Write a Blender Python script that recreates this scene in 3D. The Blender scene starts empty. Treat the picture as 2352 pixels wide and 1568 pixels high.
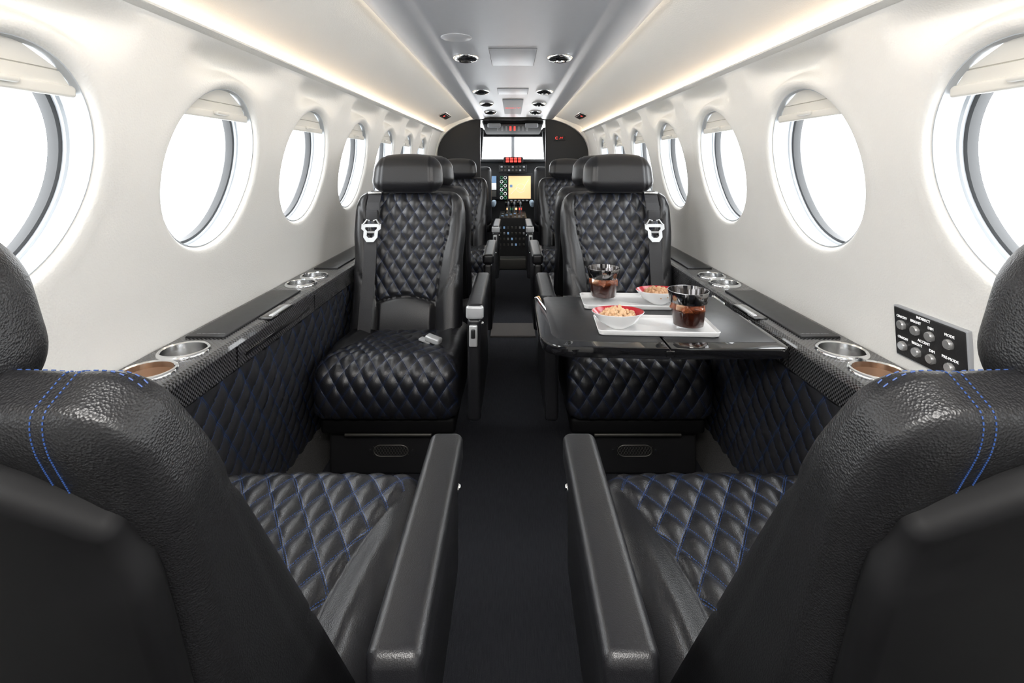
import bpy, bmesh, math, random
from mathutils import Vector, Matrix
from mathutils.bvhtree import BVHTree
random.seed(4)
H=0.96            # camera height above cabin floor
F=1150.0
sc=bpy.context.scene
COL=sc.collection
pi=math.pi
# ------------------------------------------------------------------ nodes
class G:
    def __init__(s,name):
        s.m=bpy.data.materials.new(name); s.m.use_nodes=True
        s.t=s.m.node_tree; s.t.nodes.clear()
        s.out=s.t.nodes.new('ShaderNodeOutputMaterial')
    def n(s,ty,**k):
        x=s.t.nodes.new(ty)
        for a,b in k.items(): setattr(x,a,b)
        return x
    def put(s,sock,v):
        if isinstance(v,bpy.types.NodeSocket): s.t.links.new(v,sock)
        elif v is not None:
            try: sock.default_value=v
            except Exception: sock.default_value=(*v,1)
    def ma(s,op,a,b=None,c=None,clamp=False):
        x=s.n('ShaderNodeMath',operation=op,use_clamp=clamp)
        s.put(x.inputs[0],a)
        if b is not None: s.put(x.inputs[1],b)
        if c is not None: s.put(x.inputs[2],c)
        return x.outputs[0]
    def mix(s,f,a,b):
        x=s.n('ShaderNodeMix',data_type='RGBA')
        s.put(x.inputs[0],f); s.put(x.inputs[6],a if not isinstance(a,tuple) else (*a,1)); s.put(x.inputs[7],b if not isinstance(b,tuple) else (*b,1))
        return x.outputs[2]
    def bsdf(s,col,rough=.5,metal=0,spec=.5,normal=None,emit=None,es=0,coat=0,trans=0,sheen=0):
        x=s.n('ShaderNodeBsdfPrincipled')
        s.put(x.inputs['Base Color'],(*col,1) if isinstance(col,tuple) else col)
        s.put(x.inputs['Roughness'],rough); s.put(x.inputs['Metallic'],metal)
        s.put(x.inputs['Specular IOR Level'],spec)
        if normal is not None: s.put(x.inputs['Normal'],normal)
        if emit is not None:
            s.put(x.inputs['Emission Color'],(*emit,1) if isinstance(emit,tuple) else emit); s.put(x.inputs['Emission Strength'],es)
        s.put(x.inputs['Coat Weight'],coat); s.put(x.inputs['Transmission Weight'],trans)
        s.put(x.inputs['Sheen Weight'],sheen)
        s.t.links.new(x.outputs[0],s.out.inputs[0]); return x
    def bump(s,h,dist,normal=None,strength=1):
        x=s.n('ShaderNodeBump'); s.put(x.inputs['Strength'],strength); s.put(x.inputs['Distance'],dist)
        s.put(x.inputs['Height'],h)
        if normal is not None: s.put(x.inputs['Normal'],normal)
        return x.outputs[0]
    def obj(s):
        return s.n('ShaderNodeNewGeometry').outputs['Position']
    def noise(s,scale,detail=2,vec=None):
        x=s.n('ShaderNodeTexNoise'); s.put(x.inputs['Scale'],scale); s.put(x.inputs['Detail'],detail)
        s.put(x.inputs['Vector'],vec if vec is not None else s.obj()); return x.outputs['Fac']
    def voro(s,scale,vec=None):
        x=s.n('ShaderNodeTexVoronoi'); s.put(x.inputs['Scale'],scale)
        s.put(x.inputs['Vector'],vec if vec is not None else s.obj()); return x.outputs['Distance']

def leather(name,col=(.012,.012,.014),rough=.34,grain=560,gd=.00022,a=.045,b=.072,quilt=True,bd=.0024,spec=.6,sw=.00045,scol=(.020,.075,.28)):
    g=G(name)
    gr=g.voro(grain); nz=g.noise(60,3)
    nrm=g.bump(gr,gd)
    rg=g.ma('MULTIPLY_ADD',nz,.06,rough-.03)
    if not quilt:
        g.bsdf(col,rg,normal=nrm,spec=spec); return g.m
    uv=g.n('ShaderNodeUVMap'); sp=g.n('ShaderNodeSeparateXYZ'); g.t.links.new(uv.outputs[0],sp.inputs[0])
    at=g.n('ShaderNodeAttribute',attribute_name='quilt'); q=g.ma('GREATER_THAN',at.outputs['Fac'],.5)
    u=g.ma('DIVIDE',sp.outputs[0],a); v=g.ma('DIVIDE',sp.outputs[1],b)
    U=g.ma('ADD',u,v); V=g.ma('SUBTRACT',u,v)
    fU=g.ma('PINGPONG',U,.5); fV=g.ma('PINGPONG',V,.5)
    gg=math.sqrt(1/a**2+1/b**2)
    h=g.ma('MULTIPLY',g.ma('SINE',g.ma('MULTIPLY',fU,pi)),g.ma('SINE',g.ma('MULTIPLY',fV,pi)))
    h=g.ma('POWER',h,.4); h=g.ma('MULTIPLY',h,q)
    n2=g.bump(h,bd,normal=nrm)
    def st(fa,other):
        d=g.ma('DIVIDE',fa,gg)
        l=g.ma('LESS_THAN',g.ma('ABSOLUTE',g.ma('SUBTRACT',d,.0018)),sw)
        da=g.ma('LESS_THAN',g.ma('FRACT',g.ma('MULTIPLY',other,11)),.6)
        return g.ma('MULTIPLY',l,da)
    s_=g.ma('MULTIPLY',g.ma('MAXIMUM',st(fU,V),st(fV,U)),q)
    c=g.mix(s_,col,scol)
    g.bsdf(c,rg,normal=n2,spec=spec); return g.m
def simple(name,col,rough=.5,metal=0,spec=.5,emit=None,es=0,coat=0,nz=0,nscale=300,nd=.0004):
    g=G(name); nr=None
    if nz: nr=g.bump(g.noise(nscale,2),nd)
    v=g.noise(25,2)
    c=g.mix(g.ma('MULTIPLY',v,.25),col,tuple(x*.8 for x in col))
    g.bsdf(c,rough,metal,spec,normal=nr,emit=emit,es=es,coat=coat); return g.m
M={}
M['leather']=leather('black_quilted_leather',sw=.00034,a=.046,b=.072,scol=(.018,.055,.19))
M['leatherN']=leather('black_quilted_leather_wide',a=.048,b=.074)
M['panel']=leather('black_quilted_lining',a=.066,b=.082,rough=.36,grain=600,gd=.0001,col=(.026,.026,.029),sw=.0007,scol=(.02,.065,.22))
M['plain']=leather('black_leather',quilt=False)
M['plainN']=leather('black_grained_leather',quilt=False,grain=800,gd=.00028,rough=.38,col=(.009,.009,.010),spec=.5)
M['leatherB']=leather('black_grained_quilted_back',a=.048,b=.074,grain=800,gd=.00028,rough=.38,col=(.009,.009,.010),spec=.5)
M['arm']=leather('black_armrest_leather',quilt=False,grain=900,gd=.00012,rough=.36,col=(.011,.011,.013))
M['shell']=simple('black_seat_shell',(.004,.004,.0045),.6,spec=.18)
M['gloss']=simple('black_lacquer',(.006,.006,.007),.06,coat=1)
M['dark']=simple('dark_plastic',(.012,.012,.013),.45,nz=1)
M['dgrey']=simple('dark_grey_metal',(.10,.095,.085),.4,.5)
M['belt']=simple('black_webbing',(.034,.034,.037),.6,nz=1,nscale=900)
M['chrome']=simple('polished_chrome',(.85,.86,.87),.1,1)
M['band']=simple('smoked_silver_band',(.30,.29,.29),.10,1)
M['satin']=simple('satin_metal',(.60,.60,.60),.22,1)
M['silver']=simple('silver_painted_metal',(.62,.63,.64),.25,.35)
M['button']=simple('brushed_button_metal',(.50,.50,.50),.25,.7)
M['thread']=simple('blue_thread',(.018,.055,.20),.6)
M['grey']=simple('grey_plastic',(.35,.36,.38),.45)
M['white']=simple('white_porcelain',(.86,.86,.86),.15,coat=.5)
M['red']=simple('red_glaze',(.45,.02,.03),.2)
M['led']=simple('warm_led',(1,.85,.65),.5,emit=(1,.78,.56),es=4)
M['led2']=simple('cove_led',(1,.9,.75),.5,emit=(1,.88,.72),es=20)
M['redlight']=simple('red_lamp',(.8,.05,.03),.5,emit=(1,.06,.05),es=1.4)
M['greenlight']=simple('green_lamp',(.05,.2,.1),.5,emit=(.25,.9,.45),es=.18)
M['bluelight']=simple('blue_lamp',(.15,.25,.4),.5,emit=(.3,.5,.8),es=.35)
M['whitelight']=simple('white_marking',(.9,.9,.9),.5,emit=(1,1,1),es=.4)
M['amber']=simple('amber_map',(.9,.6,.3),.4,emit=(1,.66,.34),es=.72)
M['gasket']=simple('rubber_gasket',(.05,.052,.055),.5)
M['shade']=simple('cream_shade',(.74,.72,.67),.6)
M['bezel']=simple('pale_grey_bezel',(.48,.51,.54),.35)
M['copper']=simple('copper_liner',(.55,.38,.27),.3,.7)
def wallmat():
    g=G('cream_wall_lining'); n=g.bump(g.voro(260),.00035)
    v=g.noise(3,3)
    c=g.mix(g.ma('MULTIPLY',v,.5),(.83,.82,.79),(.80,.785,.75))
    g.bsdf(c,.5,normal=n,spec=.4); return g.m
M['wall']=wallmat()
def ceilmat():
    g=G('silver_grey_headliner')
    mp=g.n('ShaderNodeMapping'); mp.inputs['Scale'].default_value=(40,900,40); g.t.links.new(g.obj(),mp.inputs[0])
    x=g.noise(1,2,mp.outputs[0])
    g.bsdf(g.mix(x,(.54,.55,.58),(.60,.61,.64)),.32,.3,normal=g.bump(x,.0002)); return g.m
M['ceil']=ceilmat()
def carpet():
    g=G('navy_black_carpet')
    x=g.noise(900,2); mp=g.n('ShaderNodeMapping'); mp.inputs['Scale'].default_value=(420,30,60); g.t.links.new(g.obj(),mp.inputs[0])
    y=g.noise(1,3,mp.outputs[0]); s=g.ma('ADD',x,y)
    g.bsdf(g.mix(g.ma('MULTIPLY',s,.5),(.006,.0065,.009),(.06,.062,.073)),.9,normal=g.bump(s,.002),spec=.15); return g.m
M['carpet']=carpet()
def gcarpet(nm,hi):
    g=G(nm); x=g.noise(500,3)
    g.bsdf(g.mix(x,(.01,.01,.012),hi),.9,normal=g.bump(x,.002),spec=.15); return g.m
M['gcarpet']=gcarpet('grey_carpet',(.25,.23,.22))
M['kick']=gcarpet('charcoal_carpet',(.14,.135,.13))
def carbon():
    g=G('carbon_fibre'); sp=g.n('ShaderNodeSeparateXYZ'); g.t.links.new(g.obj(),sp.inputs[0])
    a=g.ma('ADD',sp.outputs[0],sp.outputs[2])
    u=g.ma('MULTIPLY',a,230); v=g.ma('MULTIPLY',sp.outputs[1],230)
    c=g.n('ShaderNodeTexChecker'); c.inputs['Scale'].default_value=1
    cb=g.n('ShaderNodeCombineXYZ'); g.put(cb.inputs[0],u); g.put(cb.inputs[1],v); cb.inputs[2].default_value=.5
    g.t.links.new(cb.outputs[0],c.inputs['Vector'])
    k=c.outputs['Fac']
    g.bsdf(g.mix(k,(.008,.008,.009),(.10,.10,.105)),g.ma('MULTIPLY_ADD',k,.12,.25),.3,coat=.6); return g.m
M['carbon']=carbon()
def glass(name,tint=(1,1,1),refl=.08,edge=.45,diff=None):
    g=G(name); t=g.n('ShaderNodeBsdfTransparent'); t.inputs[0].default_value=(*tint,1)
    base=t.outputs[0]
    if diff:
        d=g.n('ShaderNodeBsdfDiffuse'); d.inputs[0].default_value=(*diff,1)
        m0=g.n('ShaderNodeMixShader'); m0.inputs[0].default_value=.5
        g.t.links.new(base,m0.inputs[1]); g.t.links.new(d.outputs[0],m0.inputs[2]); base=m0.outputs[0]
    gl=g.n('ShaderNodeBsdfGlossy'); gl.inputs['Roughness'].default_value=.02
    lw=g.n('ShaderNodeLayerWeight'); lw.inputs[0].default_value=.35
    f=g.ma('MULTIPLY_ADD',lw.outputs['Facing'],edge,refl)
    m=g.n('ShaderNodeMixShader'); g.put(m.inputs[0],f); g.t.links.new(base,m.inputs[1]); g.t.links.new(gl.outputs[0],m.inputs[2])
    g.t.links.new(m.outputs[0],g.out.inputs[0]); return g.m
M['glass']=glass('clear_glass',refl=.01,edge=.12)
M['pane']=glass('window_glass',refl=.0,edge=.2)
M['cola']=simple('cola',(.028,.005,.002),.06,coat=.5)
M['cola2']=glass('amber_cola_ice',(1,.55,.25),.05,.4,(.38,.11,.035))
M['ice']=glass('pale_amber_ice',(1,.85,.7),.08,.5,(.80,.48,.28))
M['nut']=simple('roasted_nut',(.55,.33,.18),.5,nz=1)
M['nut2']=simple('golden_snack',(.72,.48,.28),.5,nz=1)
M['lamb']=simple('pale_blue_sheepskin',(.35,.45,.55),.9,nz=1)
M['seam']=simple('panel_seam',(.10,.10,.105),.6)

# ------------------------------------------------------------------ mesh helpers
ORG={}
def meta(o,label=None,cat=None,kind=None,group=None):
    if label: o['label']=label
    if cat: o['category']=cat
    if kind: o['kind']=kind
    if group: o['group']=group
    return o
def empty(name,loc,parent=None,**k):
    o=bpy.data.objects.new(name,None); o.empty_display_size=.05
    p=ORG[parent] if parent else Vector((0,0,0))
    o.location=Vector(loc)-p; ORG[o]=Vector(loc); COL.objects.link(o)
    if parent: o.parent=parent
    return meta(o,**k)
def mk(name,vs,fs,mat,parent=None,smooth=True,uv=None,q=None,merge=0,sharp=None,mats=None,fm=None,**k):
    vs=[Vector(v) for v in vs]
    if parent: org=ORG[parent]
    else:
        xs=[v.x for v in vs];ys=[v.y for v in vs];zs=[v.z for v in vs]
        org=Vector(((min(xs)+max(xs))/2,(min(ys)+max(ys))/2,min(zs)))
    me=bpy.data.meshes.new(name)
    me.from_pydata([v-org for v in vs],[],fs)
    if uv:
        l=me.uv_layers.new(name='UVMap')
        for lp in me.loops: l.data[lp.index].uv=uv[lp.vertex_index]
    if q:
        a=me.attributes.new('quilt','FLOAT','POINT'); a.data.foreach_set('value',q)
    for mm in (mats or [mat]): me.materials.append(M[mm] if isinstance(mm,str) else mm)
    if fm: me.polygons.foreach_set('material_index',fm)
    bm=bmesh.new(); bm.from_mesh(me)
    if merge: bmesh.ops.remove_doubles(bm,verts=bm.verts,dist=merge)
    bmesh.ops.recalc_face_normals(bm,faces=bm.faces)
    bm.to_mesh(me); bm.free()
    if smooth:
        me.polygons.foreach_set('use_smooth',[True]*len(me.polygons))
        me.set_sharp_from_angle(angle=sharp if sharp else math.radians(40))
    o=bpy.data.objects.new(name,me); COL.objects.link(o)
    if parent: o.parent=parent
    else: o.location=org
    ORG[o]=org
    return meta(o,**k)
def lat(h,r,step,k):
    n=max(1,int(math.ceil((2*(h-r))/step)))
    inn=[-(h-r)+2*(h-r)*i/n for i in range(n+1)]
    mg=[r*math.tan(pi/4*i/k) for i in range(1,k+1)]
    return [-(h-r)-t for t in reversed(mg)]+inn+[(h-r)+t for t in mg]
def rbox_raw(s,r,step=1,k=3):
    hx,hy,hz=[a/2 for a in s]; r=min(r,hx*.999,hy*.999,hz*.999)
    ax=[lat(hx,r,step,k),lat(hy,r,step,k),lat(hz,r,step,k)]; hh=(hx,hy,hz)
    idx={};P=[];Nn=[];Fc=[]
    def vid(p):
        key=(round(p[0],6),round(p[1],6),round(p[2],6))
        if key in idx: return idx[key]
        q=Vector([max(-(hh[i]-r),min(hh[i]-r,p[i])) for i in range(3)])
        d=Vector(p)-q; d.normalize(); idx[key]=len(P); P.append(q+d*r); Nn.append(d); return idx[key]
    for a in range(3):
        b,c=(a+1)%3,(a+2)%3
        for sg in (-1,1):
            for i in range(len(ax[b])-1):
                for j in range(len(ax[c])-1):
                    q=[]
                    for (ii,jj) in ((i,j),(i+1,j),(i+1,j+1),(i,j+1)):
                        p=[0,0,0]; p[a]=sg*hh[a]; p[b]=ax[b][ii]; p[c]=ax[c][jj]; q.append(vid(p))
                    if sg<0: q.reverse()
                    Fc.append(q)
    return P,Nn,Fc
def box(name,c,s,r,mat,parent=None,rot=None,k=2,step=10,fn=None,**kw):
    P,N,Fc=rbox_raw(s,r,step,k)
    if fn: P=[fn(p) for p in P]
    if rot is not None: P=[rot@p for p in P]
    c=Vector(c); return mk(name,[p+c for p in P],Fc,mat,parent,**kw)
def rawbox(c,s,r=.001,rot=None,k=1):
    P,N,Fc=rbox_raw(s,r,10,k)
    if rot is not None: P=[rot@p for p in P]
    return [p+Vector(c) for p in P],Fc
def join(parts):
    V=[];Fs=[]
    for v,f in parts:
        o=len(V); V+=list(v); Fs+=[[i+o for i in q] for q in f]
    return V,Fs
def lathe_raw(prof,c,seg=40,axis='z',ex=1,ey=1,warp=None):
    V=[];Fs=[];c=Vector(c)
    for i in range(seg):
        t=2*pi*i/seg
        for (r,z) in prof:
            w=warp(t,r,z) if warp else 1
            p=Vector((r*w*math.cos(t)*ex,r*w*math.sin(t)*ey,z))
            if axis=='x': p=Vector((p.z,p.x,p.y))
            if axis=='y': p=Vector((p.x,p.z,p.y))
            V.append(p+c)
    n=len(prof)
    for i in range(seg):
        for j in range(n-1):
            a=i*n+j; b=((i+1)%seg)*n+j; Fs.append([a,b,b+1,a+1])
    return V,Fs
def lathe(name,prof,c,mat,parent=None,seg=40,axis='z',ex=1,ey=1,warp=None,**k):
    V,Fs=lathe_raw(prof,c,seg,axis,ex,ey,warp); return mk(name,V,Fs,mat,parent,merge=1e-6,**k)
def extr(name,pts,y0,y1,mat,parent=None,closed=True,step=10,**k):
    ny=max(1,int((y1-y0)/step)); V=[];Fs=[];n=len(pts)
    for i in range(ny+1):
        y=y0+(y1-y0)*i/ny
        for (x,z) in pts: V.append((x,y,z+H))
    for i in range(ny):
        for j in range(n if closed else n-1):
            a=i*n+j;b=i*n+(j+1)%n; Fs.append([a,b,b+n,a+n])
    if closed: Fs.append(list(range(n))); Fs.append([ny*n+j for j in range(n)])
    return mk(name,V,Fs,mat,parent,**k)
def tube_raw(path,r,seg=8,closed=False):
    path=[Vector(p) for p in path]; n=len(path);V=[];Fs=[]
    for i,p in enumerate(path):
        a=path[i-1] if (i>0 or closed) else p; b=path[(i+1)%n] if (i<n-1 or closed) else p
        t=(b-a).normalized(); up=Vector((0,0,1)) if abs(t.z)<.9 else Vector((1,0,0))
        s=t.cross(up).normalized(); u=s.cross(t)
        for j in range(seg):
            q=2*pi*j/seg; V.append(p+s*(math.cos(q)*r)+u*(math.sin(q)*r))
    for i in range(n if closed else n-1):
        for j in range(seg):
            a=i*seg+j;b=i*seg+(j+1)%seg;c=((i+1)%n)*seg
            Fs.append([a,b,c+(j+1)%seg,c+j])
    if not closed: Fs.append(list(range(seg))); Fs.append([(n-1)*seg+j for j in range(seg)])
    return V,Fs
def text(name,s,size,loc,xa,ya,mat,parent=None,ext=.0003,**k):
    cu=bpy.data.curves.new('t','FONT'); cu.body=s; cu.size=size; cu.extrude=ext; cu.align_x='CENTER'; cu.align_y='CENTER'
    o=bpy.data.objects.new('t',cu); COL.objects.link(o); bpy.context.view_layer.update()
    me=bpy.data.meshes.new_from_object(o.evaluated_get(bpy.context.evaluated_depsgraph_get()))
    bpy.data.objects.remove(o)
    xa=Vector(xa).normalized(); ya=Vector(ya).normalized(); za=xa.cross(ya)
    R=Matrix((xa,ya,za)).transposed()
    V=[R@v.co+Vector(loc) for v in me.vertices]; Fs=[list(p.vertices) for p in me.polygons]
    return mk(name,V,Fs,mat,parent,smooth=False,**k)
def sm(e0,e1,x):
    t=max(0,min(1,(x-e0)/(e1-e0))); return t*t*(3-2*t)
def interp(tab,x):
    if x<=tab[0][0]: return tab[0][1]
    for (a,b),(c,d) in zip(tab,tab[1:]):
        if x<=c: return b+(d-b)*(x-a)/(c-a)
    return tab[-1][1]
def pillow(u,v,a,b):
    U=u/a+v/b;V=u/a-v/b
    return (abs(math.sin(pi*U))*abs(math.sin(pi*V)))**.45

# ------------------------------------------------------------------ shell
WP=[(-.40,.722),(-.30,.722),(-.20,.714),(-.1,.702),(0,.685),(.1,.667),(.18,.648),(.24,.628),(.262,.615)]
def wprof(z):
    return sum(interp(WP,z+d) for d in (-.02,-.01,0,.01,.02))/5
PITCH=.505; YC=[1.165+PITCH*k for k in range(-3,6)]; ZC=-.013; RY=.186; RZ=.197
ZB,ZT=-.40,.262
def wall(name,sx):
    V=[];Fs=[]
    for yc in YC:
        def surf(y,z,hd):
            x=wprof(z)
            ey=abs(y-yc)/.20
            if ey<1:
                a=sm(.262,.222,z)*sm(.150,.222,z)*sm(0,.03,hd)
                x+=.048*a*(1-ey**2)**1.2
            x-=.0010*math.exp(-((hd-.016)/.010)**2)
            return x
        hy=PITCH/2
        angs=[2*pi*i/160 for i in range(160)]
        for (a,b) in ((hy,ZT-ZC),(-hy,ZT-ZC),(-hy,ZB-ZC),(hy,ZB-ZC)):
            angs.append(math.atan2(b,a)%(2*pi))
        angs=sorted(set(round(a,6) for a in angs)); n=len(angs)
        K=[0,.03,.07,.12,.18,.24,.30,.36,.42,.46,.50,.54,.58,.62,.66,.70,.74,.78,.82,.86,.9,.94,.97,1]
        lip=[(.016,.022),(.0125,.010),(.009,.005),(.005,.0015)]
        rows=len(K)+len(lip); base=len(V)
        for t in angs:
            c,s=math.cos(t),math.sin(t)
            cand=[]
            if abs(c)>1e-9: cand.append(hy/abs(c))
            if abs(s)>1e-9: cand.append(((ZT-ZC) if s>0 else (ZC-ZB))/abs(s))
            T=min(cand); oy,oz=T*c,T*s
            iy,iz=RY*c,RZ*s
            for (dr,dx) in lip:
                f=1-dr/RY
                V.append((sx*(surf(yc+iy,ZC+iz,0)+dx),yc+iy*f,ZC+iz*f+H))
            for kk in K:
                y=iy+(oy-iy)*kk; z=iz+(oz-iz)*kk
                hd=math.hypot(y-iy,z-iz)
                V.append((sx*surf(yc+y,ZC+z,hd),yc+y,ZC+z+H))
        for i in range(n):
            for j in range(rows-1):
                a=base+i*rows+j;b=base+((i+1)%n)*rows+j
                Fs.append([a,b,b+1,a+1])
    ya,yb=YC[-1]+PITCH/2,4.42
    zs=[ZB+(ZT-ZB)*i/20 for i in range(21)]
    b0=len(V)
    for y in (ya,yb):
        for z in zs: V.append((sx*wprof(z),y,z+H))
    for j in range(20): Fs.append([b0+j,b0+j+1,b0+21+j+1,b0+21+j])
    o=mk(name,V,Fs,'wall',merge=2e-5,kind='structure',sharp=math.radians(75),label='cream leather-lined cabin side wall with round window openings')
    return o
wall('wall_left',-1); wall('wall_right',1)
Y0=YC[0]-PITCH/2
half=[(.628,.262),(.624,.272),(.614,.288),(.592,.307),(.55,.327),(.50,.346),(.45,.365),(.40,.384),(.36,.399),(.30,.418),(.2,.43),(0,.435)]
pts=[(-x,z) for x,z in half]+[(x,z) for x,z in reversed(half[:-1])]
extr('ceiling',pts,Y0,4.42,'wall',closed=False,kind='structure',sharp=math.radians(60),label='cream curved cabin ceiling lining')
n_t=0
for sx in (-1,1):
    n_t+=1
    extr('trim_%d'%n_t,[(sx*.617,.257),(sx*.6,.262),(sx*.598,.2655),(sx*.604,.266),(sx*.675,.266),(sx*.675,.257)],Y0,4.4,'wall',kind='structure',label='cream lip below the cove light')
    n_t+=1
    extr('trim_%d'%n_t,[(sx*.7235,-.385),(sx*.7235,-.97),(sx*.735,-.97),(sx*.735,-.385)],Y0,4.42,'wall',kind='structure',label='cream lower side wall behind the ledge')
    extr('cove_light',[(sx*.603,.2665),(sx*.611,.2665),(sx*.611,.2765),(sx*.606,.2765)],Y0+.02,4.38,'led',label='warm white linear cove light above the windows',cat='light',group='linear cabin lights')
    extr('cove_light',[(sx*.315,.398),(sx*.333,.398),(sx*.333,.404),(sx*.315,.404)],Y0+.02,4.3,'led2',label='warm white linear light along the edge of the overhead panel',cat='light',group='linear cabin lights')
extr('floor',[(-.735,-1.0),(.735,-1.0),(.735,-.96),(-.735,-.96)],Y0-.02,6.6,'carpet',kind='structure',smooth=False,label='dark charcoal carpeted aisle floor')
outl=[(.60,-.958),(.64,-.87),(.722,-.378)]+[(wprof(z)+.004,z) for z in (-.3,-.2,-.1,0,.1,.2,.255)]+[(.622,.27)]+half[2:9]+[(.287,.42)]
def bulk(name,y0,y1,opening,mat,ztop=.37,**k):
    parts=[]
    for sx in (-1,1):
        if opening: poly=[(sx*opening,-.958)]+[(sx*x,z) for x,z in outl]
        else: poly=[(0,-.958)]+[(sx*x,z) for x,z in outl]+[(0,.435)]
        n=len(poly); V=[(x,y0,z+H) for x,z in poly]+[(x,y1,z+H) for x,z in poly]
        Fs=[list(range(n)),list(range(n,2*n))]+[[j,(j+1)%n,n+(j+1)%n,n+j] for j in range(n)]
        parts.append((V,Fs))
    if opening:
        parts.append(rawbox((0,(y0+y1)/2,(ztop+.425)/2+H),(2*opening,y1-y0,.425-ztop)))
    V,Fs=join(parts); return mk(name,V,Fs,mat,smooth=False,kind='structure',**k)
bulk('wall_front',4.40,4.44,.287,'plainN',label='black leather bulkhead with open doorway to the cockpit')
bulk('wall_back',Y0-.04,Y0,None,'wall',label='cream rear bulkhead')
def arch(sx):
    inner=[];outer=[]
    for i in range(17):
        a=pi/2*i/16
        ex=.665*math.cos(a)**.80; ez=.03+.372*math.sin(a)**.80
        inner.append((ex,ez)); 
        outer.append((ex*1.10+.01,ez*1.10+.01))
    V=[];n=17
    for y in (4.34,4.398):
        for x,z in inner: V.append((sx*x,y,z+H))
        for x,z in outer: V.append((sx*min(x,.70),y,min(z,.43)+H))
    Fs=[]
    for j in range(n-1):
        Fs+=[[j,j+1,n+j+1,n+j],[2*n+j,2*n+j+1,3*n+j+1,3*n+j],[j,j+1,2*n+j+1,2*n+j],[n+j,n+j+1,3*n+j+1,3*n+j]]
    return V,Fs
V,Fs=join([arch(-1),arch(1)]); n_t+=1
mk('trim_%d'%n_t,V,Fs,'wall',kind='structure',sharp=math.radians(50),label='rounded cream arch in front of the bulkhead')
# windows
wi=0
for sx in (-1,1):
    for yc in YC:
        wi+=1
        e=empty('window_%d'%wi,(sx*.70,yc,ZC+H-RZ),kind='structure',label='round cabin window with dark rubber gasket and a raised cream shade')
        n=72
        def ringmesh(name,ring,mat):
            V=[];Fs=[];m=len(ring)
            for i in range(n):
                t=2*pi*i/n; c,s=math.cos(t),math.sin(t)
                for (dr,dx) in ring:
                    z=ZC+(RZ-dr)*s; V.append((sx*(wprof(z)+dx),yc+(RY-dr)*c,z+H))
            for i in range(n):
                for j in range(m):
                    Fs.append([i*m+j,((i+1)%n)*m+j,((i+1)%n)*m+(j+1)%m,i*m+(j+1)%m])
            return mk(name,V,Fs,mat,e,sharp=math.radians(28))
        ringmesh('window_bezel',[(.0145,.012),(.0165,.012),(.018,.030),(.0145,.034),(.0145,.052),(.0185,.054),(.020,.078),(.010,.078),(.008,.02)],'bezel')
        ringmesh('window_gasket',[(.0190,.060),(.025,.061),(.0265,.068),(.0265,.078),(.0195,.084)],'gasket')
        V=[]
        for i in range(n):
            t=2*pi*i/n; z=ZC+(RZ-.022)*math.sin(t); V.append((sx*(wprof(z)+.074),yc+(RY-.022)*math.cos(t),z+H))
        mk('window_pane',V,[list(range(n))],'pane',e,smooth=False)
        V=[];Fs=[]
        zch=.122; rr=RZ-.017; zz_=[0,.05,.48,.50,.52,.97,1.0]
        offs=[.022,.024,.024,.027,.024,.024,.024]
        for f_,o_ in zip(zz_,offs):
            zz=zch+(rr-.0005-zch)*f_
            w=math.sqrt(max(0,1-(zz/rr)**2))*(RY-.017)
            z=ZC+zz
            for t in (-1,-.5,0,.5,1): V.append((sx*(wprof(z)+o_),yc+w*t,z+H))
        for i in range(len(offs)-1):
            for j in range(4): Fs.append([i*5+j,i*5+j+1,i*5+6+j,i*5+5+j])
        mk('window_shade',V,Fs,'shade',e,smooth=False)
        z=ZC+zch; w=math.sqrt(1-(zch/rr)**2)*(RY-.018)
        box('shade_rail',(sx*(wprof(z)+.022),yc,z+H),(.010,2*w,.018),.004,'shade',e)
        box('shade_handle',(sx*(wprof(z)+.013),yc,z+.004+H),(.012,.05,.009),.004,'shade',e)
# ------------------------------------------------------------------ overhead unit
op=empty('overhead_service_unit',(0,1.9,.36+H),label='long silver-grey service unit running down the cabin ceiling',cat='ceiling unit')
def prof_over():
    h=[(.347,.384),(.349,.378),(.345,.372),(.33,.368),(.30,.366),(.27,.368),(.25,.373),(.238,.382),(.225,.386),(0,.386)]
    bot=[(-x,z) for x,z in h]+[(x,z) for x,z in reversed(h[:-1])]
    top=[(.335,.396),(-.335,.396)]
    return bot+top
extr('unit_body',prof_over(),Y0+.01,4.3,'ceil',op,sharp=math.radians(50))
def plate(name,x0,x1,y0,y1,z,th,mat,parent,r=.004): return box(name,((x0+x1)/2,(y0+y1)/2,z+H),(x1-x0,y1-y0,th),min(r,th*.45),mat,parent)
for (y0,y1) in ((1.70,2.0),(2.62,2.85)):
    plate('hatch_surround',-.083,.083,y0,y1,.3858,.002,'seam',op)
    plate('access_hatch',-.0815,.0815,y0+.0015,y1-.0015,.3852,.0028,'ceil',op)
lathe('speaker_cover',[(0,-.002),(.045,-.002),(.048,0),(.048,.003)],(-.175,1.55,.3845+H),'ceil',op)
for yy in (1.84,2.72,3.3,3.85):
    for sx in (-1,1):
        v=empty('air_vent',(sx*.173,yy,.386+H),op)
        lathe('vent_bezel',[(.018,-.012),(.024,-.016),(.036,-.012),(.045,-.004),(.046,.001)],(sx*.173,yy,.384+H),'chrome',v,ex=1.05)
        lathe('vent_nozzle',[(0,-.004),(.008,-.006),(.010,-.016),(.016,-.018),(.020,-.010),(.020,.0)],(sx*.173,yy,.384+H),'chrome' if sx>0 else 'dark',v)
        lathe('vent_recess',[(0,-.003),(.03,-.003)],(sx*.173,yy,.384+H),'dark',v)
ex=empty('exit_sign',(0,3.52,.37+H),label='small red illuminated exit sign under the cabin ceiling',cat='sign')
box('sign_plate',(0,3.52,.3825+H),(.13,.34,.006),.002,'grey',ex)
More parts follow.
